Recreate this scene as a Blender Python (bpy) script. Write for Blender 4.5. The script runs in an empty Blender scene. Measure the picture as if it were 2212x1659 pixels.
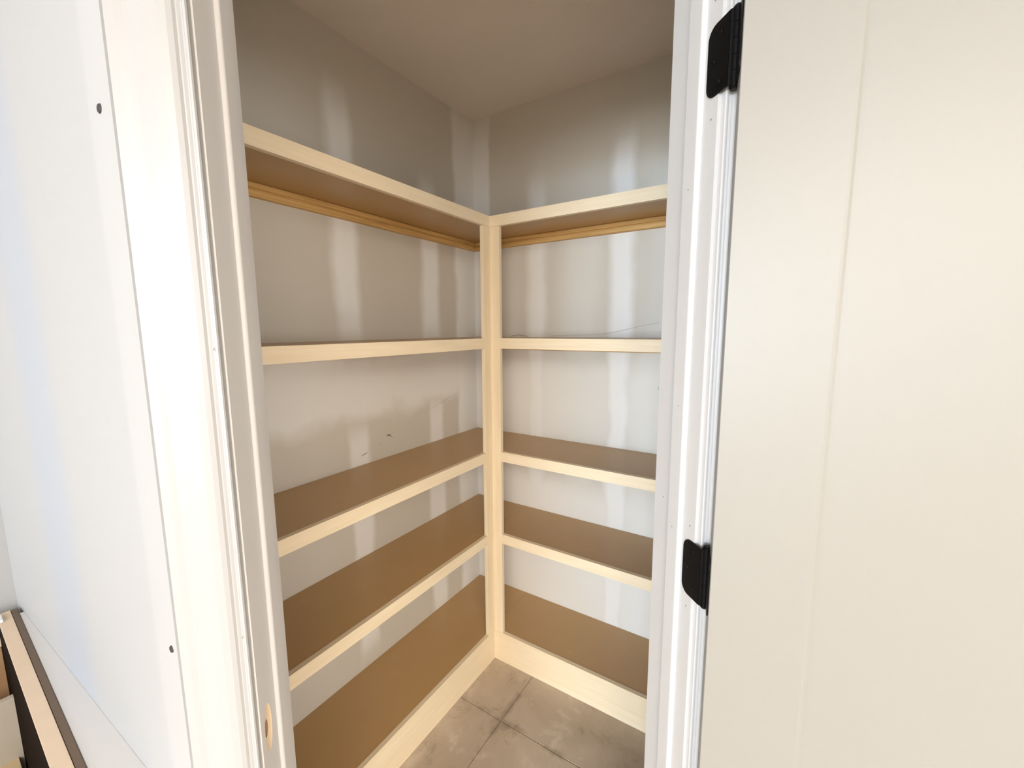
import bpy, bmesh, math
from mathutils import Vector, Matrix
SC = bpy.context.scene
COL = SC.collection

# ------------------------------------------------------------------ camera
cam_d = bpy.data.cameras.new('camera')
cam_d.sensor_width = 36.0
cam_d.lens = 905.66 / 2212 * 36.0
cam_d.clip_start = 0.01
cam = bpy.data.objects.new('camera', cam_d)
COL.objects.link(cam)
CX, CY, CZ = -1.35159, -0.96099, 1.42
Rv = Vector((0.53819, -0.84280, -0.00600)); Uv = Vector((0.11293, 0.06506, 0.99147)); Fv = Vector((0.83522, 0.53428, -0.13019))
m = Matrix.Identity(4)
for i in range(3):
    m[i][0] = Rv[i]; m[i][1] = Uv[i]; m[i][2] = -Fv[i]
m[0][3], m[1][3], m[2][3] = CX, CY, CZ
cam.matrix_world = m
SC.camera = cam

# ------------------------------------------------------------------ world, light, exposure
SC.view_settings.view_transform = 'Standard'
SC.view_settings.look = 'None'
SC.view_settings.gamma = 1.0
SC.view_settings.use_curve_mapping = False
SC.view_settings.exposure = 0.15
w = bpy.data.worlds.new('sky'); SC.world = w; w.use_nodes = True
w.node_tree.nodes['Background'].inputs[0].default_value = (0.75, 0.87, 1.0, 1)
w.node_tree.nodes['Background'].inputs[1].default_value = 0.4

ZCEIL = 2.365
def area_lamp(name, loc, aim, sx, sy, power, col):
    l = bpy.data.lights.new(name, 'AREA'); l.shape = 'RECTANGLE'; l.size = sx; l.size_y = sy
    l.energy = power; l.color = col
    o = bpy.data.objects.new(name, l); COL.objects.link(o)
    o.location = loc
    o.rotation_euler = Vector(aim).to_track_quat('-Z', 'Y').to_euler()
    return o
# daylight through kitchen windows behind the camera, with added fills marked below
area_lamp('unseen_window_light', (-8.92, -1.6, 1.25), (1, 0, 0), 3.0, 1.7, 365, (0.87, 0.945, 1.0))
area_lamp('added_blue_fill', (-8.91, -1.6, 1.9), (1, 0, -.05), 3.0, 0.8, 150, (0.42, 0.68, 1.0))  # added blue fill in front of the same window
area_lamp('unseen_window_light', (-8.92, -5.6, 1.25), (1, 0, 0), 3.2, 1.7, 205, (0.98, 0.98, 1.0))  # unseen window light added to brighten the corner post and left edge strips
area_lamp('unseen_window_light', (-3.2, -7.92, 1.25), (0, 1, 0), 3.0, 1.7, 138, (1.0, 0.97, 0.93))
# added warm overhead fill for floor and shelf tops, well behind the camera
area_lamp('overhead_fill', (-4.0, -3.2, ZCEIL - 0.012), (0, 0, -1), 3.0, 3.0, 320, (1.0, 0.94, 0.84))

# ------------------------------------------------------------------ node helpers
class NT:
    def __init__(s, name):
        s.m = bpy.data.materials.new(name); s.m.use_nodes = True
        s.t = s.m.node_tree; s.n = s.t.nodes; s.b = s.n['Principled BSDF']
        s.pos = None
    def link(s, a, b): s.t.links.new(a, b)
    def node(s, typ, **kw):
        n = s.n.new(typ)
        for k, v in kw.items(): setattr(n, k, v)
        return n
    def xyz(s):
        if s.pos is None:
            g = s.node('ShaderNodeNewGeometry'); sp = s.node('ShaderNodeSeparateXYZ')
            s.link(g.outputs['Position'], sp.inputs[0]); s.geo = g; s.pos = sp
        return s.pos.outputs[0], s.pos.outputs[1], s.pos.outputs[2]
    def math(s, op, a, b=None, c=None, clamp=False):
        n = s.node('ShaderNodeMath', operation=op); n.use_clamp = clamp
        for i, v in enumerate((a, b, c)):
            if v is None: continue
            if isinstance(v, (int, float)): n.inputs[i].default_value = v
            else: s.link(v, n.inputs[i])
        return n.outputs[0]
    def noise(s, scale=(1, 1, 1), sc=5.0, det=3.0, rough=0.5, dist=0.0, off=(0, 0, 0)):
        s.xyz()
        mp = s.node('ShaderNodeMapping'); mp.inputs['Scale'].default_value = scale; mp.inputs['Location'].default_value = off
        s.link(s.geo.outputs['Position'], mp.inputs[0])
        n = s.node('ShaderNodeTexNoise'); n.inputs['Scale'].default_value = sc; n.inputs['Detail'].default_value = det
        n.inputs['Roughness'].default_value = rough; n.inputs['Distortion'].default_value = dist
        s.link(mp.outputs[0], n.inputs['Vector'])
        return n.outputs['Fac']
    def sstep(s, v, lo, hi, a=0.0, b=1.0):
        n = s.node('ShaderNodeMapRange', interpolation_type='SMOOTHSTEP')
        s.link(v, n.inputs[0]); n.inputs[1].default_value = lo; n.inputs[2].default_value = hi
        n.inputs[3].default_value = a; n.inputs[4].default_value = b
        return n.outputs[0]
    def band(s, v, lo, hi, soft):
        return s.math('MULTIPLY', s.sstep(v, lo - soft, lo + soft), s.sstep(v, hi - soft, hi + soft, 1.0, 0.0))
    def mix(s, fac, a, b):
        n = s.node('ShaderNodeMix', data_type='RGBA'); 
        ci = [i for i in n.inputs if i.type == 'RGBA']; fi = n.inputs[0]
        if isinstance(fac, (int, float)): fi.default_value = fac
        else: s.link(fac, fi)
        for i, v in ((0, a), (1, b)):
            if isinstance(v, tuple): ci[i].default_value = (*v, 1)
            else: s.link(v, ci[i])
        return [o for o in n.outputs if o.type == 'RGBA'][0]
    def color(s, c):
        if isinstance(c, tuple): s.b.inputs['Base Color'].default_value = (*c, 1)
        else: s.link(c, s.b.inputs['Base Color'])
    def rough(s, r):
        if isinstance(r, (int, float)): s.b.inputs['Roughness'].default_value = r
        else: s.link(r, s.b.inputs['Roughness'])
    def bump(s, h, strength=0.2, dist=0.001):
        n = s.node('ShaderNodeBump'); n.inputs['Strength'].default_value = strength; n.inputs['Distance'].default_value = dist
        s.link(h, n.inputs['Height']); s.link(n.outputs[0], s.b.inputs['Normal'])

def simple(name, col, rough=0.5, var=0.0, sc=8.0, spec=0.5, bump=0.0):
    k = NT(name)
    if var:
        f = k.noise(sc=sc, det=4)
        k.color(k.mix(f, tuple(c * (1 - var) for c in col), tuple(min(1, c * (1 + var)) for c in col)))
        if bump: k.bump(f, bump, 0.001)
    else: k.color(col)
    k.rough(rough); k.b.inputs['Specular IOR Level'].default_value = spec
    return k.m

# ---- paints
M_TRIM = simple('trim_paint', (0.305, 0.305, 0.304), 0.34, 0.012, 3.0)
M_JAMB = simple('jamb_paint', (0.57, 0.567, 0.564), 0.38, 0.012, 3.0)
M_GAP = simple('seam_shade_grey', (0.205, 0.205, 0.20), 0.8)  # dark grey stands in for the shade in the casing seam
M_KW2 = simple('kitchen_primer', (0.32, 0.325, 0.33), 0.6, 0.012, 3.0)
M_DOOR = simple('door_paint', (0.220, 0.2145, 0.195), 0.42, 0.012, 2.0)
M_DIMPLE = simple('nail_dimple', (0.22, 0.20, 0.18), 0.8)
M_SCREW = simple('dark_screw', (0.025, 0.024, 0.026), 0.6)
M_BLACK = simple('black_metal', (0.003, 0.003, 0.0035), 0.42, spec=0.12)
M_RAW = simple('raw_pine', (0.74, 0.58, 0.40), 0.7, 0.15, 60)
M_RAWDARK = simple('drilled_wood', (0.34, 0.19, 0.09), 0.85, 0.2, 80)
M_PLASTIC = simple('white_plastic', (0.82, 0.82, 0.84), 0.4)
M_PLYEDGE = simple('cabinet_edge', (0.60, 0.485, 0.37), 0.6, 0.06, 30)
M_CABIN = simple('cabinet_inside', (0.36, 0.22, 0.12), 0.6, 0.12, 14)
M_CABDK = simple('cabinet_inside_shade', (0.010, 0.006, 0.004), 0.95, spec=0.05)  # near black stands in for the shade inside the open cabinet
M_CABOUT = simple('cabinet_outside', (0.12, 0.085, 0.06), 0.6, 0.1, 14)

# ---- drywall: bare board with bands of joint compound over the studs, joints and corner
C_BARE = (0.67, 0.625, 0.54); C_MUD = (0.93, 0.92, 0.885)
def drywall(name, axis, bands, hband=None, marks=()):
    k = NT(name); X, Y, Z = k.xyz(); A = X if axis == 'x' else Y
    wob = k.math('MULTIPLY', k.math('SUBTRACT', k.noise((1, 1, 0.5), 9, 3), 0.5), 0.05)
    A2 = k.math('ADD', A, wob)
    wz = k.math('MULTIPLY', k.math('SUBTRACT', k.noise((1, 1, 1), 5, 3, off=(3, 1, 7)), 0.5), 0.16)
    Z2 = k.math('ADD', Z, wz)
    mask = None
    for lo, hi, z0, z1, amp, soft in bands:
        b = k.math('MULTIPLY', k.band(A2, lo, hi, soft), k.band(Z2, z0, z1, 0.10))
        b = k.math('MULTIPLY', b, amp)
        mask = b if mask is None else k.math('MAXIMUM', mask, b)
    if hband:
        for lo, hi, soft, amp in hband:
            b = k.math('MULTIPLY', k.band(Z2, lo, hi, soft), amp); mask = k.math('MAXIMUM', mask, b)
    var = k.noise((1, 1, 1), 2.2, 4, off=(9, 4, 2))
    mask = k.math('ADD', mask, k.math('MULTIPLY', k.math('SUBTRACT', var, 0.5), 0.35), clamp=True)
    col = k.mix(mask, C_BARE, C_MUD)
    for (a0, z0, ang, la, lz, d) in marks:                       # scuffs and gouges in the board
        da = k.math('SUBTRACT', A, a0); dz = k.math('SUBTRACT', Z, z0)
        ca, sa = math.cos(ang), math.sin(ang)
        u = k.math('DIVIDE', k.math('ADD', k.math('MULTIPLY', da, ca), k.math('MULTIPLY', dz, sa)), la)
        v = k.math('DIVIDE', k.math('SUBTRACT', k.math('MULTIPLY', dz, ca), k.math('MULTIPLY', da, sa)), lz)
        r = k.math('ADD', k.math('MULTIPLY', u, u), k.math('MULTIPLY', v, v))
        col = k.mix(k.math('MULTIPLY', k.sstep(r, 0.5, 1.2, 1.0, 0.0), d), col, (0.10, 0.08, 0.06))
    k.color(col)
    k.rough(k.math('SUBTRACT', 0.62, k.math('MULTIPLY', mask, 0.2)))
    k.bump(k.noise((1, 1, 1), 60, 3), 0.06, 0.001)
    return k.m
M_WL = drywall('drywall_left', 'x', [
    (-0.465, -0.375, 1.40, 2.16, 1.0, 0.022), (-0.060, 0.036, 1.36, 2.02, 1.0, 0.024),
    (0.155, 0.32, -1, 2.34, 0.85, 0.018), (-0.45, -0.36, 0.2, 1.06, 0.8, 0.014), (-0.05, 0.04, 0.1, 1.12, 0.8, 0.016),
    (-0.95, -0.84, 0.3, 2.1, 0.7, 0.02)],
    [(1.11, 1.33, 0.04, 0.75)],
    marks=[(-0.269, 1.013, -0.15, 0.012, 0.0035, 0.85), (-0.256, 1.004, -0.6, 0.012, 0.0012, 0.7),
           (-0.385, 0.967, 0.25, 0.015, 0.002, 0.75), (-0.310, 0.985, 0.1, 0.004, 0.002, 0.4),
           (0.05, 1.10, 0.25, 0.10, 0.0014, 0.25)])
M_WR = drywall('drywall_right', 'y', [
    (-0.080, 0.006, 0.4, 2.02, 0.7, 0.026), (-0.460, -0.372, -1, 2.14, 1.0, 0.026), (-0.33, -0.16, -1, 1.9, 0.4, 0.06), (0.06, 0.16, -1, 1.8, 0.3, 0.04),
    (0.212, 0.34, -1, 2.34, 0.8, 0.012), (-0.80, -0.56, -1, 2.0, 0.5, 0.06)],
    [(0.90, 1.30, 0.10, 0.55), (0.0, 0.75, 0.10, 0.7)],
    marks=[(-0.575, 1.19, 1.4, 0.008, 0.002, 0.4), (-0.02, 1.10, 1.2, 0.004, 0.0015, 0.3)])
def ceiling_mat():
    k = NT('ceiling_drywall'); n = k.noise((1, 1, 1), 2.0, 4)
    k.color(k.mix(n, (0.84, 0.76, 0.68), (0.90, 0.83, 0.76))); k.rough(0.8)
    k.bump(k.noise((1, 1, 1), 70, 3), 0.08, 0.001); return k.m
M_CEIL = ceiling_mat()
def return_mat():                                                # primed board with finished corner-bead and corner mud
    k = NT('primed_wall'); X, Y, Z = k.xyz()
    wob = k.math('MULTIPLY', k.math('SUBTRACT', k.noise((1, 1, 0.4), 6, 2), 0.5), 0.012)
    A = k.math('ADD', Y, wob)
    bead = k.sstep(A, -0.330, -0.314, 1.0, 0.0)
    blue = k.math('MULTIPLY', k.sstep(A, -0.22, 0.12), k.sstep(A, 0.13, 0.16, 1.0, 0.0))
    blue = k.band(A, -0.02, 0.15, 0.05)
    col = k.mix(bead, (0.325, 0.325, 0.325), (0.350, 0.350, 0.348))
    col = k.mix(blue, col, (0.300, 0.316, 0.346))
    k.color(col); k.rough(0.55); k.bump(k.noise((1, 1, 1), 90, 2), 0.05, 0.001); return k.m
M_RET = return_mat()
M_KWALL = simple('kitchen_wall_paint', (0.84, 0.84, 0.83), 0.6, 0.01, 4)

# ---- wood
def wood(name, ax, c0, c1, rough=0.5, s=30):
    k = NT(name)
    sc = {'x': (0.05, 1, 1), 'y': (1, 0.05, 1), 'z': (1, 1, 0.05)}[ax]
    g = k.noise(sc, s * 3, 5, 0.6, 0.6); b = k.noise(tuple(v * 0.6 for v in sc), 9, 3)
    f = k.math('ADD', k.math('MULTIPLY', g, 0.5), k.math('MULTIPLY', b, 0.5))
    f = k.sstep(f, 0.3, 0.7)
    k.color(k.mix(f, c0, c1)); k.rough(rough); k.bump(g, 0.05, 0.0008); return k.m
POP0, POP1 = (0.83, 0.68, 0.465), (0.92, 0.79, 0.58)
M_WX = wood('poplar_along_x', 'x', POP0, POP1); M_WY = wood('poplar_along_y', 'y', POP0, POP1); M_WZ = wood('poplar_along_z', 'z', POP0, POP1)
M_CLX = wood('pine_cleat_x', 'x', (0.50, 0.275, 0.08), (0.86, 0.56, 0.22), 0.6, 26)
M_CLY = wood('pine_cleat_y', 'y', (0.50, 0.275, 0.08), (0.86, 0.56, 0.22), 0.6, 26)
def mdf():
    k = NT('mdf_board'); f = k.noise((1, 1, 1), 4, 3); g = k.noise((1, 1, 1), 260, 2)
    d = k.sstep(k.noise((1, 1, 1), 14, 5, 0.65, off=(2, 5, 1)), 0.60, 0.78)
    c = k.mix(f, (0.50, 0.31, 0.125), (0.57, 0.36, 0.155)); c = k.mix(k.math('MULTIPLY', g, 0.25), c, (0.42, 0.25, 0.12))
    c = k.mix(k.math('MULTIPLY', d, 0.18), c, (0.62, 0.52, 0.42))
    k.color(c); k.rough(0.36); k.b.inputs['Specular IOR Level'].default_value = 0.65; return k.m
M_MDF = mdf()

# ---- dusty floor tile and its joints
def floor_mat(name, dark=1.0):
    k = NT(name)
    a = k.noise((1, 1, 1), 3.0, 6, 0.6, 0.6); b = k.noise((1, 1, 1), 7, 8, 0.72, 0.35, (4, 2, 0)); c = k.noise((1, 1, 1), 90, 3, 0.6)
    col = k.mix(k.sstep(a, 0.35, 0.65), (0.47 * dark, 0.385 * dark, 0.295 * dark), (0.58 * dark, 0.485 * dark, 0.385 * dark))
    col = k.mix(k.math('MULTIPLY', k.sstep(b, 0.54, 0.70), 0.55), col, (0.76, 0.67, 0.56))       # plaster dust
    col = k.mix(k.math('MULTIPLY', k.sstep(b, 0.47, 0.33), 0.6), col, (0.29, 0.225, 0.165))       # dirt
    col = k.mix(k.math('MULTIPLY', c, 0.18), col, (0.36, 0.28, 0.21))
    X, Y, Z = k.xyz()                                                                            # grime gathered along the two pantry joints
    wv = k.math('MULTIPLY', k.math('SUBTRACT', k.noise((1, 1, 1), 22, 4), 0.5), 0.03)
    j1 = k.band(k.math('ADD', X, wv), -0.243, -0.221, 0.009); j2 = k.band(k.math('ADD', Y, wv), -0.198, -0.176, 0.009)
    gr = k.math('MULTIPLY', k.math('MAXIMUM', j1, j2), k.sstep(k.noise((1, 1, 1), 8, 3, off=(1, 6, 0)), 0.46, 0.60))
    col = k.mix(k.math('MULTIPLY', gr, 0.6), col, (0.25, 0.19, 0.135))
    e1 = k.math('MULTIPLY', k.sstep(k.math('ADD', Y, wv), -0.05, -0.01), k.sstep(k.noise((1, 1, 1), 9, 4, off=(7, 3, 0)), 0.5, 0.62))
    col = k.mix(k.math('MULTIPLY', e1, 0.55), col, (0.74, 0.64, 0.52))                           # plaster spilt along the left kick board
    k.color(col); k.rough(0.75); k.bump(b, 0.25, 0.002); return k.m
M_TILE = floor_mat('floor_tile'); M_GROUT = floor_mat('floor_joint', 0.80)

# ------------------------------------------------------------------ mesh helpers
def mesh_obj(name, bm, mat, parent=None, smooth=False):
    bmesh.ops.recalc_face_normals(bm, faces=bm.faces[:])
    me = bpy.data.meshes.new(name); bm.to_mesh(me); bm.free()
    for mt in (mat if isinstance(mat, (list, tuple)) else [mat]): me.materials.append(mt)
    if smooth:
        for p in me.polygons: p.use_smooth = True
    o = bpy.data.objects.new(name, me); COL.objects.link(o)
    if parent: o.parent = parent
    return o
def add_box(bm, x0, x1, y0, y1, z0, z1, bev=0.0, mi=0):
    t = bmesh.new()
    bmesh.ops.create_cube(t, size=1.0)
    for v in t.verts:
        v.co = Vector((x0 + (v.co.x + .5) * (x1 - x0), y0 + (v.co.y + .5) * (y1 - y0), z0 + (v.co.z + .5) * (z1 - z0)))
    if bev: bmesh.ops.bevel(t, geom=t.edges[:], offset=bev, segments=2, affect='EDGES', profile=0.5)
    append(bm, t, mi)
def append(bm, t, mi=0):
    mp = {v: bm.verts.new(v.co) for v in t.verts}
    for f in t.faces:
        nf = bm.faces.new([mp[v] for v in f.verts]); nf.material_index = mi; nf.smooth = f.smooth
    t.free()
def box(name, mat, dims, parent=None, bev=0.0):
    bm = bmesh.new(); add_box(bm, *dims, bev=bev); return mesh_obj(name, bm, mat, parent)
def add_prism(bm, poly, z0, z1, mi=0):
    b = [bm.verts.new((p[0], p[1], z0)) for p in poly]; t = [bm.verts.new((p[0], p[1], z1)) for p in poly]; n = len(poly)
    fs = [bm.faces.new(list(reversed(b))), bm.faces.new(t)]
    for i in range(n): fs.append(bm.faces.new((b[i], b[(i + 1) % n], t[(i + 1) % n], t[i])))
    for f in fs: f.material_index = mi
def prism(name, mat, poly, z0, z1, parent=None):
    bm = bmesh.new(); add_prism(bm, poly, z0, z1); return mesh_obj(name, bm, mat, parent)
def empty(name, loc=(0, 0, 0), rz=0.0):
    o = bpy.data.objects.new(name, None); COL.objects.link(o); o.location = loc; o.rotation_euler = (0, 0, rz); o.empty_display_size = .1
    return o
def tag(o, label=None, cat=None, group=None, kind=None):
    if label: o['label'] = label
    if cat: o['category'] = cat
    if group: o['group'] = group
    if kind: o['kind'] = kind
    return o
def disc(name, mat, c, nrm, r, h, parent=None, seg=14, sx=1.0):
    bm = bmesh.new(); bmesh.ops.create_cone(bm, cap_ends=True, segments=seg, radius1=r, radius2=r * 0.8, depth=h)
    bmesh.ops.scale(bm, vec=(sx, 1, 1), verts=bm.verts)
    q = Vector(nrm).to_track_quat('Z', 'Y').to_matrix().to_4x4(); q.translation = Vector(c)
    bmesh.ops.transform(bm, matrix=q, verts=bm.verts)
    return mesh_obj(name, bm, mat, parent)
S2 = math.sqrt(0.5)
def EN(e, n):                                                     # door-wall coordinates (along the diagonal wall, into the pantry) -> world
    return (CX + S2 * (e + n), CY + S2 * (n - e))
def enpoly(pts): return [EN(*p) for p in pts]

# ------------------------------------------------------------------ setting
ZC = 2.365; SL, SR = 0.302, 0.297; NF, NB = 0.526, 0.637
EL, ER = -0.2115, 0.397                                           # jamb faces
KX, KY = -9.0, -8.0; SK = 0.512
fl = empty('floor'); tag(fl, 'dusty grey brown tiled floor of pantry and kitchen', 'floor', kind='structure')
box('floor_joint', M_GROUT, (KX, SR + .12, KY, SK + .12, -0.12, -0.0018), fl)
gx, gy, T, J = -0.232, -0.187, 0.60, 0.0035
import random
rnd = random.Random(4); XA_X = -1.3
for i in range(-8, 2):
    for j in range(-8, 2):
        x0, x1 = gx + i * T, gx + (i + 1) * T; y0, y1 = gy + j * T, gy + (j + 1) * T
        x0, x1 = max(x0 + J / 2, KX), min(x1 - J / 2, SR); y0, y1 = max(y0 + J / 2, KY), min(y1 - J / 2, SL if x0 > XA_X else SK)
        if x1 - x0 < .02 or y1 - y0 < .02: continue
        dz = rnd.uniform(-.0004, 0)
        box('tile', M_TILE, (x0, x1, y0, y1, -0.0018, dz), fl, 0.0008)
tag(box('ceiling', M_CEIL, (KX, SR + .12, KY, SK + .12, ZC, ZC + .1)), 'unpainted brownish grey drywall ceiling', 'ceiling', kind='structure')

XA = EN(-0.292, NF)                                               # outside corners of the diagonal wall
XB = EN(0.478, NF); ti = 0.10
wl = tag(box('wall_left', M_WL, (XA[0] + ti, SR + .12, SL, SL + .12, 0, ZC)), 'left pantry wall of bare drywall with patches of joint compound', 'wall', kind='structure')
wr = tag(box('wall_right', M_WR, (SR, SR + .12, XB[1] + ti, SL, 0, ZC)), 'right pantry wall of bare drywall with vertical mud stripes', 'wall', kind='structure')
ti = 0.10
xi = XA[0] + ti; en_i = (xi - CX) / S2 - NB                       # inside face of left return meets back of door wall
pin_l = EN(en_i, NB)
XRB = -1.2125
ret = prism('wall_return', M_RET, [XA, pin_l, (xi, SK), (XRB, SK)], 0, ZC)
tag(ret, 'white primed return wall left of the door casing, with two dark screw heads', 'wall', kind='structure')
yi = XB[1] + ti; en_j = NB - (yi - CY) / S2
pin_r = EN(en_j, NB)
tag(prism('wall_return', M_RET, [XB, (SR, XB[1]), (SR, yi), pin_r], 0, ZC), 'white primed return wall behind the open door', 'wall', kind='structure')
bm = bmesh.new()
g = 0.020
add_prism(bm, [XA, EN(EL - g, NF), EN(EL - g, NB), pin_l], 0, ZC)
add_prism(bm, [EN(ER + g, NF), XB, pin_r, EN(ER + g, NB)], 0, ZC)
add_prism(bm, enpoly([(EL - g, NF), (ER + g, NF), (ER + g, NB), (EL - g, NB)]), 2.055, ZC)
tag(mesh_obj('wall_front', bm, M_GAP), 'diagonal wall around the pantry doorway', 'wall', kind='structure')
bm = bmesh.new()
add_box(bm, KX, xi, SK + .0004, SK + .12, 0, ZC)
tag(mesh_obj('wall_kitchen', bm, M_KW2), 'white kitchen wall behind the open base cabinet', 'wall', kind='structure')
tag(box('wall_side', M_KWALL, (SR, SR + .12, KY, XB[1] - .0005, 0, ZC)), 'white kitchen wall beyond the open door', 'wall', kind='structure')
def wall_with_windows(name, axis, at, lo, hi, wins, z0, z1, label):
    bm = bmesh.new()
    def b(a0, a1, zz0, zz1):
        if axis == 'x': add_box(bm, at - .12, at, a0, a1, zz0, zz1)
        else: add_box(bm, a0, a1, at - .12, at, zz0, zz1)
    p = lo
    for w0, w1 in wins:
        b(p, w0, 0, ZC); b(w0, w1, 0, z0); b(w0, w1, z1, ZC); p = w1
    b(p, hi, 0, ZC)
    tag(mesh_obj(name, bm, M_KWALL), label, 'wall', kind='structure')
wall_with_windows('wall_window', 'x', KX, KY, SK + .12, [(-7.2, -4.0), (-3.1, -0.1)], 0.4, 2.3, 'far kitchen wall with two wide windows opposite the pantry')
wall_with_windows('wall_rear', 'y', KY, KX, SR + .12, [(-4.7, -1.7)], 0.4, 2.1, 'rear kitchen wall with a single wide window')

# screw heads in the corner bead of the return wall
for y, z, r in ((-0.353, 1.648, 0.0052), (-0.368, 1.041, 0.0046)):
    o = disc('screw_head', M_SCREW, (XA[0] - 0.0006 + (XRB - XA[0]) * (y - XA[1]) / (SK - XA[1]), y, z), (-1, -.05, 0), r, 0.0016, ret, 12, 1.0)
# hair crack with a torn paper edge low on the right pantry wall
def ribbon(name, pts, r, mat, parent):
    bm = bmesh.new(); prev = None
    for p in pts:
        ring = [bm.verts.new(Vector(p) + Vector((-abs(math.cos(a)) * r * .4, 0, math.sin(a) * r))) for a in (0, math.pi / 2, math.pi * 1.5)]
        if prev:
            for q in range(3): bm.faces.new((prev[q], prev[(q + 1) % 3], ring[(q + 1) % 3], ring[q]))
        prev = ring
    return mesh_obj(name, bm, mat, parent)
M_CRACK = simple('crack_grey', (0.46, 0.44, 0.42), 0.8)
ribbon('crack', [(SR, -0.10 - 0.47 * t, 1.388 + 0.052 * t ** 2.2 + 0.003 * math.sin(9 * t)) for t in [i / 14 for i in range(15)]], 0.0008, M_CRACK, wr)
ribbon('crack', [(SR, 0.10 - 0.09 * t, 1.386 + 0.006 * math.sin(3.1 * t) + .001 * math.sin(17 * t)) for t in [i / 10 for i in range(11)]], 0.0022, M_CRACK, wr)

# ------------------------------------------------------------------ door frame (jambs, stop, casings)
jam = empty('trim_1', (*EN(EL, NF), 0)); tag(jam, 'white painted door jamb lining the pantry doorway', 'door frame', kind='structure')
jam_inv = Matrix.Translation(-Vector(jam.location))
def loc_bm(bm, inv): bmesh.ops.transform(bm, matrix=inv, verts=bm.verts)
def jprism(name, poly, z0, z1, mat=M_JAMB, parent=jam, inv=jam_inv):
    bm = bmesh.new(); add_prism(bm, enpoly(poly), z0, z1); loc_bm(bm, inv); return mesh_obj(name, bm, mat, parent)
ZH = 2.035
# left jamb with the strike mortise cut by hand
bm = bmesh.new(); add_prism(bm, enpoly([(EL - .018, NF), (EL, NF), (EL, NB), (EL - .018, NB)]), 0, ZH); loc_bm(bm, jam_inv)
lj = mesh_obj('jamb', bm, [M_JAMB, M_RAW, M_RAWDARK], jam)
def cut(o, c, radii, idx):
    t = bmesh.new(); bmesh.ops.create_uvsphere(t, u_segments=24, v_segments=16, radius=1.0)
    bmesh.ops.scale(t, vec=radii, verts=t.verts)
    M = Matrix.Rotation(-math.pi / 4, 4, 'Z'); M.translation = Vector((*EN(c[0], c[1]), c[2])) - Vector(jam.location)
    bmesh.ops.transform(t, matrix=M, verts=t.verts)
    me = bpy.data.meshes.new('c'); t.to_mesh(me); t.free()
    for mt in (M_JAMB, M_RAW, M_RAWDARK): me.materials.append(mt)
    for p in me.polygons: p.material_index = idx
    co = bpy.data.objects.new('c', me); COL.objects.link(co); co.parent = jam
    md = o.modifiers.new('cut', 'BOOLEAN'); md.object = co; md.operation = 'DIFFERENCE'; md.solver = 'EXACT'; md.material_mode = 'INDEX'
    bpy.context.view_layer.update()
    nm = bpy.data.meshes.new_from_object(o.evaluated_get(bpy.context.evaluated_depsgraph_get()))
    o.modifiers.clear(); o.data = nm; nm.name = 'jamb'
    bpy.data.objects.remove(co); bpy.data.meshes.remove(me)
cut(lj, (EL + .001, 0.549, 0.900), (0.0030, 0.0125, 0.036), 1)
cut(lj, (EL + .001, 0.5455, 0.902), (0.016, 0.0065, 0.0125), 2)
jprism('jamb', [(ER, NF), (ER + .018, NF), (ER + .018, NB), (ER, NB)], 0, ZH)
jprism('head_jamb', [(EL - .018, NF), (ER + .018, NF), (ER + .018, NB), (EL - .018, NB)], ZH, ZH + .018)
def stop_prof(e, s, n0, n1, t):                                   # rounded room-side nose
    pts = [(e, n0)]
    for a in range(0, 91, 15):
        r = math.radians(a); pts.append((e + s * t * math.sin(r), n0 + t * 0.9 * (1 - math.cos(r))))
    return pts + [(e + s * t, n1 - .001), (e + s * (t - .001), n1), (e, n1)]
jprism('door_stop', stop_prof(EL, 1, 0.578, 0.612, .0050), 0, ZH)
jprism('door_stop', stop_prof(ER, -1, 0.556, 0.588, .0060), 0, ZH)
jprism('door_stop', [(EL, .558), (ER, .558), (ER, .592), (EL, .592)], ZH - .011, ZH)

CAS = [(0, 0), (0, .008), (.0012, .0095), (.0034, .0095), (.0046, .0078), (.0060, .0078), (.0085, .0092), (.0098, .0095),
       (.0120, .0118), (.0165, .0138), (.0240, .0150), (.0330, .0149), (.0400, .0138), (.0480, .0122), (.0535, .0122), (.0600, .0134), (.0685, .0138), (.0690, .0125), (.0690, 0)]
def casing(name, e0, s, z1, label, mat=None):
    o = prism(name, mat or M_TRIM, enpoly([(e0 + s * a, NF - t) for a, t in CAS]), 0, z1)
    return tag(o, label, 'door casing', kind='structure')
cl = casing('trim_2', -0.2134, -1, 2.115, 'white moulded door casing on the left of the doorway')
cr = casing('trim_3', 0.4020, 1, 2.115, 'white moulded door casing on the hinge side of the doorway', M_JAMB)  # lighter jamb white makes up for the shade beside the open door
bm = bmesh.new()
Z0 = ZH + .005
# head casing: same profile run horizontally
A_, B_ = -0.2134, 0.4020
ra = [bm.verts.new((*EN(A_, NF - t), Z0 + a)) for a, t in CAS]; rb = [bm.verts.new((*EN(B_, NF - t), Z0 + a)) for a, t in CAS]
for i in range(len(CAS)): bm.faces.new((ra[i], ra[(i + 1) % len(CAS)], rb[(i + 1) % len(CAS)], rb[i]))
bm.faces.new(ra); bm.faces.new(list(reversed(rb)))
tag(mesh_obj('trim_4', bm, M_TRIM), 'white moulded head casing above the doorway', 'door casing', kind='structure')
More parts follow.
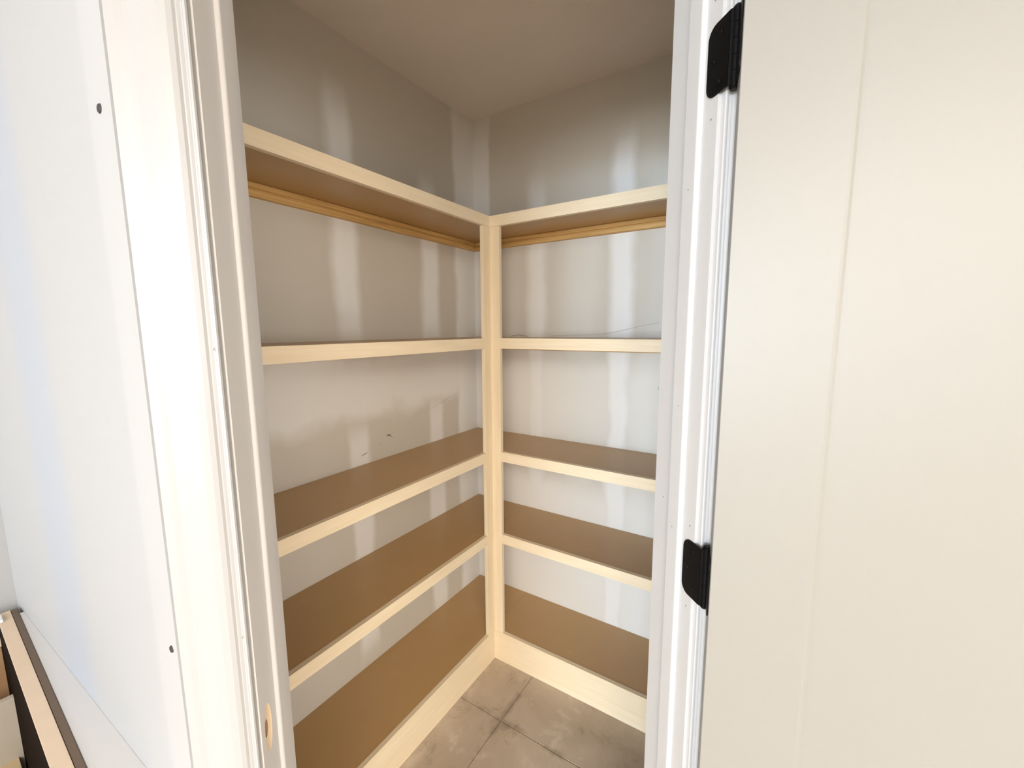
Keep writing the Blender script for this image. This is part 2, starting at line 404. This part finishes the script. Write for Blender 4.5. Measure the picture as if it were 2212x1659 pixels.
# nail dimples
def dimple(e, n, z, nrm, parent, r=.0013):
    x, y = EN(e, n); pl = Vector(parent.location)
    disc('nail_hole', M_DIMPLE, Vector((x, y, z)) - pl, (S2 * (nrm[0] + nrm[1]), S2 * (nrm[1] - nrm[0]), 0), r, .0006, parent, 8)
for z in (0.70, 1.055, 1.40, 1.745): dimple(-0.2184, NF - .0079, z, (0, -1), cl, .0019)
for n, z in ((.538, 1.118), (.538, 0.985), (.538, 1.70), (.541, 1.848)): dimple(ER, n, z, (-1, 0), jam, .0016)
for n, z in ((.575, 1.10), (.572, 1.30), (.573, 1.62)): dimple(ER - .0060, n, z, (-1, 0), jam, .0012)
for z in (1.06, 1.345): dimple(0.4062, NF - .0078, z, (0, -1), cr, .0013)
dimple(ER, .612, 1.135, (-1, 0), jam, .0012)

# ------------------------------------------------------------------ open door and hinges
PHI = math.radians(145)
AL = (-math.cos(PHI), -math.sin(PHI)); NO = (-math.sin(PHI), math.cos(PHI))   # along the leaf, pantry-side face normal (door-wall coords)
PIN = (0.405, 0.506)
def D(a, o): return (PIN[0] + a * AL[0] + o * NO[0], PIN[1] + a * AL[1] + o * NO[1])
door = empty('door_1', (*EN(*PIN), 0.012)); tag(door, 'cream white panel door swung open on black hinges', 'door', kind='structure')
dinv = Matrix.Translation(-Vector(door.location))
def dprism(name, poly, z0, z1, mat=M_DOOR, parent=door):
    bm = bmesh.new(); add_prism(bm, enpoly([D(*p) for p in poly]), z0, z1); loc_bm(bm, dinv); return mesh_obj(name, bm, mat, parent)
O0, O1 = .006, .041; W0, W1 = .003, .605; ST = .121; RC = .0045
def stile(a_out, a_in):
    s = 1 if a_in > a_out else -1
    e = .0065
    return [(a_out, O0), (a_out, O1 - .0008), (a_out + s * .0008, O1), (a_in - s * e, O1), (a_in - s * e * .55, O1 - .0005), (a_in - s * .0009, O1 - .0019),
            (a_in, O1 - .0024), (a_in, O0 + .0024), (a_in - s * e, O0)]
dprism('stile', stile(W0, W0 + ST), 0.012, 2.03)
dprism('stile', stile(W1, W1 - ST), 0.012, 2.03)
a0, a1 = W0 + ST, W1 - ST
dprism('rail', [(a0, O0), (a1, O0), (a1, O1), (a0, O1)], 0.012, 0.24)
dprism('rail', [(a0, O0), (a1, O0), (a1, O1), (a0, O1)], 2.03 - ST, 2.03)
dprism('panel', [(a0 + .0003, O0 + RC), (a1 - .0003, O0 + RC), (a1 - .0003, O1 - RC), (a0 + .0003, O1 - RC)], 0.24, 2.03 - ST)

def leaf_plate(name, frame, w, z0, z1, r, th, parent):
    """rounded plate: frame(u, d) -> (e, n); u from the pin outwards"""
    pts = [(0, z0), (w - r, z0)]
    pts += [(w - r + r * math.sin(math.radians(a)), z0 + r - r * math.cos(math.radians(a))) for a in range(15, 91, 15)]
    pts += [(w - r + r * math.cos(math.radians(a)), z1 - r + r * math.sin(math.radians(a))) for a in range(0, 91, 15)]
    pts += [(0, z1)]
    bm = bmesh.new()
    lo = [bm.verts.new((*EN(*frame(u, -th)), z)) for u, z in pts]; hi = [bm.verts.new((*EN(*frame(u, th)), z)) for u, z in pts]
    n = len(pts); bm.faces.new(lo); bm.faces.new(list(reversed(hi)))
    for i in range(n): bm.faces.new((lo[i], lo[(i + 1) % n], hi[(i + 1) % n], hi[i]))
    loc_bm(bm, dinv)
    return mesh_obj(name, bm, M_BLACK, parent)
def hinge(zc):
    z0, z1 = zc - .0445, zc + .0445
    h = leaf_plate('hinge', lambda u, d: (ER - .0006 + d, .508 + u), .041, z0, z1, .0155, .0012, door)
    h['label'] = 'matte black butt hinge'
    leaf_plate('hinge_leaf', lambda u, d: D(W0 - .0005 + d, .004 + u), .030, z0, z1, .012, .0012, h)
    bm = bmesh.new(); hgt = (z1 - z0 + .004) / 5
    for k in range(5):
        t = bmesh.new(); bmesh.ops.create_cone(t, cap_ends=True, segments=18, radius1=.0066, radius2=.0066, depth=hgt - .0006)
        bmesh.ops.translate(t, vec=(*EN(PIN[0] - .0005, PIN[1]), z0 - .002 + hgt * (k + .5)), verts=t.verts); append(bm, t)
    for zz, sgn in ((z0 - .003, -1), (z1 + .003, 1)):
        t = bmesh.new(); bmesh.ops.create_cone(t, cap_ends=True, segments=18, radius1=.0066 if sgn > 0 else .0045, radius2=.0045 if sgn > 0 else .0066, depth=.003)
        bmesh.ops.translate(t, vec=(*EN(PIN[0] - .0005, PIN[1]), zz), verts=t.verts); append(bm, t)
    # curled strip joining the jamb leaf to the barrel
    add_prism(bm, enpoly([(ER - .0018, .507), (ER + .0006, .507), (PIN[0] - .004, PIN[1] + .004), (PIN[0] - .006, PIN[1] - .001)]), z0, z1)
    loc_bm(bm, dinv); mesh_obj('knuckle', bm, M_BLACK, h)
    for u, dz in ((.018, -.030), (.030, 0), (.018, .030)):
        x, y = EN(ER - .0020, .508 + u)
        disc('screw', M_BLACK, Vector((x, y, zc + dz)) - Vector(door.location), (-S2, S2, 0), .0036, .0012, h, 12)
for zc in (1.771, 1.052, 0.30): hinge(zc)

# ------------------------------------------------------------------ corner shelving
Zs = [1.8427, 1.3834, 0.9293, 0.5788, 0.1329]
FH, FT, PW = 0.0389, 0.016, 0.0425
XL = xi + .0005; YR = yi + .0005
unit = empty('corner_shelving', (0, 0, 0))
tag(unit, 'L-shaped built-in pantry shelving of brown board edged in pale wood', 'shelving')
# the shelves' open ends stop short of the back of the diagonal wall
DW = 0.004
def left_poly(y0, y1, xr):
    # x where the back face of the diagonal wall (n = NB) crosses y
    xw = lambda y: (NB / S2 + CX + CY) - y + DW
    pts = [(xr, y0), (xr, y1), (XL, y1)]
    if xw(y0) > XL:
        yk = (NB / S2 + CX + CY) + DW - XL
        if yk < y1: pts += [(XL, max(yk, y0)), (xw(y0), y0)] if yk > y0 else [(XL, y0)]
        else: pts = [(xr, y0), (xr, y1), (xw(y1), y1), (xw(y0), y0)]
    else: pts += [(XL, y0)]
    return pts
def right_poly(x0, x1, yt):
    yw = lambda x: (NB / S2 + CX + CY) - x + DW
    pts = [(x0, yt), (x1, yt), (x1, YR)]
    if yw(x0) > YR:
        xk = (NB / S2 + CX + CY) + DW - YR
        pts += [(min(xk, x1), YR), (x0, yw(x0))]
    else: pts += [(x0, YR)]
    return pts
def shelf(z, side, first, last):
    th = .019
    if side == 'l':
        s = prism('shelf', M_MDF, left_poly(FT, SL - .0006, SR - .0006), z - th, z, unit)
        hgt = z if last else FH
        bm = bmesh.new(); add_prism(bm, left_poly(0, FT - .0004, -0.0002 if (first or last) else -PW - .0003), z - hgt + (.0004 if last else 0), z + .0012)
        mesh_obj('kick_board' if last else 'edge_strip', bm, M_WX, s)
    else:
        s = prism('shelf', M_MDF, right_poly(FT, SR - .0006, FT - .0006), z - th, z, unit)
        hgt = z if last else FH
        bm = bmesh.new(); add_prism(bm, right_poly(0, FT - .0004, 0.0158 if (first or last) else -PW - .0003), z - hgt + (.0004 if last else 0), z + .0012)
        mesh_obj('kick_board' if last else 'edge_strip', bm, M_WY, s)
    # ledger strip under the board along the wall
    if not last:
        prof = [(0, 0), (.017, 0), (.019, -.002), (.019, -.0155), (.013, -.0175), (.013, -.0205), (.019, -.0225), (.019, -.036), (.017, -.038), (0, -.038)]
        bm = bmesh.new()
        if side == 'l':
            a = [bm.verts.new((XL + .03, SL - .0008 - d, z - th - .0003 + h)) for d, h in prof]; b = [bm.verts.new((SR - .001, SL - .0008 - d, z - th - .0003 + h)) for d, h in prof]
        else:
            a = [bm.verts.new((SR - .0008 - d, YR + .03, z - th - .0003 + h)) for d, h in prof]; b = [bm.verts.new((SR - .0008 - d, SL - .021, z - th - .0003 + h)) for d, h in prof]
        for i in range(len(prof)): bm.faces.new((a[i], a[(i + 1) % len(prof)], b[(i + 1) % len(prof)], b[i]))
        bm.faces.new(a); bm.faces.new(list(reversed(b)))
        mesh_obj('ledger', bm, M_CLX if side == 'l' else M_CLY, s)
for i, z in enumerate(Zs):
    for side in 'lr': shelf(z, side, i == 0, i == 4)
zb, zt = Zs[4] + .0016, Zs[0] - FH - .0004
post = empty('corner_post', (0, 0, 0)); post.parent = unit
box('post_board', M_WZ, (-PW, -0.0002, 0.0, FT - .0004, zb, zt), post, .0006)
box('post_board', M_WZ, (0.0, FT - .0004, -PW, FT - .0004, zb, zt), post, .0006)

# ------------------------------------------------------------------ base cabinet without a worktop (lower left)
H = 0.790; CR = -1.2525; CWd = 0.76; CD = 0.78; YB = 0.4965
cab = empty('base_cabinet', (CR - CWd / 2, YB - CD, 0)); tag(cab, 'open topped wooden base cabinet without worktop beside the white return wall', 'cabinet')
cinv = -Vector(cab.location)
cab.rotation_euler.z = -0.033
cabM = Matrix.Translation(cab.location) @ Matrix.Rotation(-0.033, 4, 'Z')
def cbox(name, mat, d, bev=0.0006, parent=cab):
    return box(name, mat, (d[0] + cinv.x, d[1] + cinv.x, d[2] + cinv.y, d[3] + cinv.y, d[4], d[5]), parent, bev)
x0, x1, y0, y1 = CR - CWd, CR, YB - CD, YB
def side(xa, xb, out_first):
    bm = bmesh.new(); lo, hi = (xa, xb)
    add_box(bm, lo + cinv.x, hi + cinv.x, y0 + .02 + cinv.y, y1 + cinv.y, 0.0, H, .0008)
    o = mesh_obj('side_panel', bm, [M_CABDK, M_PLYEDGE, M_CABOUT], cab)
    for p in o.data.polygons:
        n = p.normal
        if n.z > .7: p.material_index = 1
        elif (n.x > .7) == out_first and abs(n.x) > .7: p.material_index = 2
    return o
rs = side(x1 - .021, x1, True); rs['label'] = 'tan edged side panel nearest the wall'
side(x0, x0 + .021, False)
sk = cbox('side_strip', M_CABOUT, (x1 + .0003, x1 + .0105, y0 + .02, y1, 0.0, H - .0006), .0015); sk['label'] = 'dark strip along the side panel'  # thin dark brown strip beside the side panel
yf = y0 + .03
wx = lambda y: XA[0] + (XRB - XA[0]) * (y - XA[1]) / (SK - XA[1]) - .0002
bm = bmesh.new(); ya, yb = yf, y1 - .03
pa, pb = cabM @ Vector((x1 + .0108 + cinv.x, ya + cinv.y, 0)), cabM @ Vector((x1 + .0108 + cinv.x, yb + cinv.y, 0))
add_prism(bm, [(pa.x, pa.y), (wx(pa.y), pa.y), (wx(pb.y), pb.y), (min(pb.x, wx(pb.y) - .0004), pb.y)], 0.0, H - .002)
bmesh.ops.transform(bm, matrix=cabM.inverted(), verts=bm.verts)
fs = mesh_obj('added_gap_strip', bm, simple('filler_white', (0.56, 0.57, 0.59), 0.6), cab); fs['label'] = 'added white strip covering the dark gap between side panel and wall'  # added so the shaded gap beside the cabinet comes out white
dv = cbox('inner_panel', simple('pale_panel', (0.50, 0.47, 0.42), .6, .05, 20), (x0 + .0215, x1 - .0215, .368, .383, .1185, .655)); dv['label'] = 'pale inner back board'
cbox('back_panel', M_CABIN, (x0 + .0215, x1 - .0215, y1 - .012, y1 - .0005, .10, H - .001))
cbox('back_rail', M_PLYEDGE, (x0 + .0215, x1 - .0215, y1 - .032, y1 - .0125, H - .062, H - .0005))
cbox('bottom_panel', M_CABIN, (x0 + .0215, x1 - .0215, y0 + .021, y1 - .0125, .10, .118))
cbox('shelf', simple('cabinet_shelf', (0.62, 0.50, 0.33), .6, .06, 20), (x0 + .0215, x1 - .029, y0 + .10, y1 - .0125, .50, .518))
cbox('toe_kick', M_CABOUT, (x0 + .0215, x1 - .0215, y0 + .075, y0 + .09, 0.0, .099))
for a, b in ((x0, x0 + .04), (x1 - .04, x1)): cbox('face_frame_stile', M_PLYEDGE, (a, b, y0, y0 + .0195, .10, H))
cbox('face_frame_rail', M_PLYEDGE, (x0 + .0405, x1 - .0405, y0, y0 + .0195, H - .04, H))
cbox('face_frame_rail', M_PLYEDGE, (x0 + .0405, x1 - .0405, y0, y0 + .0195, .10, .14))
for s_ in (-1, 1):
    xa = x0 + .0225 if s_ < 0 else x1 - .0225 - .055
    cbox('door_leaf', M_PLYEDGE, (x0 + .012 if s_ < 0 else (x0 + x1) / 2 + .0015, (x0 + x1) / 2 - .0015 if s_ < 0 else x1 - .012, y0 - .0195, y0 - .0005, .115, H - .015), .002)
bm = bmesh.new()
add_box(bm, x1 - .0225 - .034 + cinv.x, x1 - .014 + cinv.x, y1 - .052 + cinv.y, y1 - .018 + cinv.y, H + .0004, H + .006, .002)
add_box(bm, x1 - .0225 - .034 + cinv.x, x1 - .0225 + cinv.x, y1 - .0365 + cinv.y, y1 - .0325 + cinv.y, H - .038, H + .0003, .001)
cb = mesh_obj('corner_bracket', bm, M_PLASTIC, cab); cb['label'] = 'white plastic corner bracket'
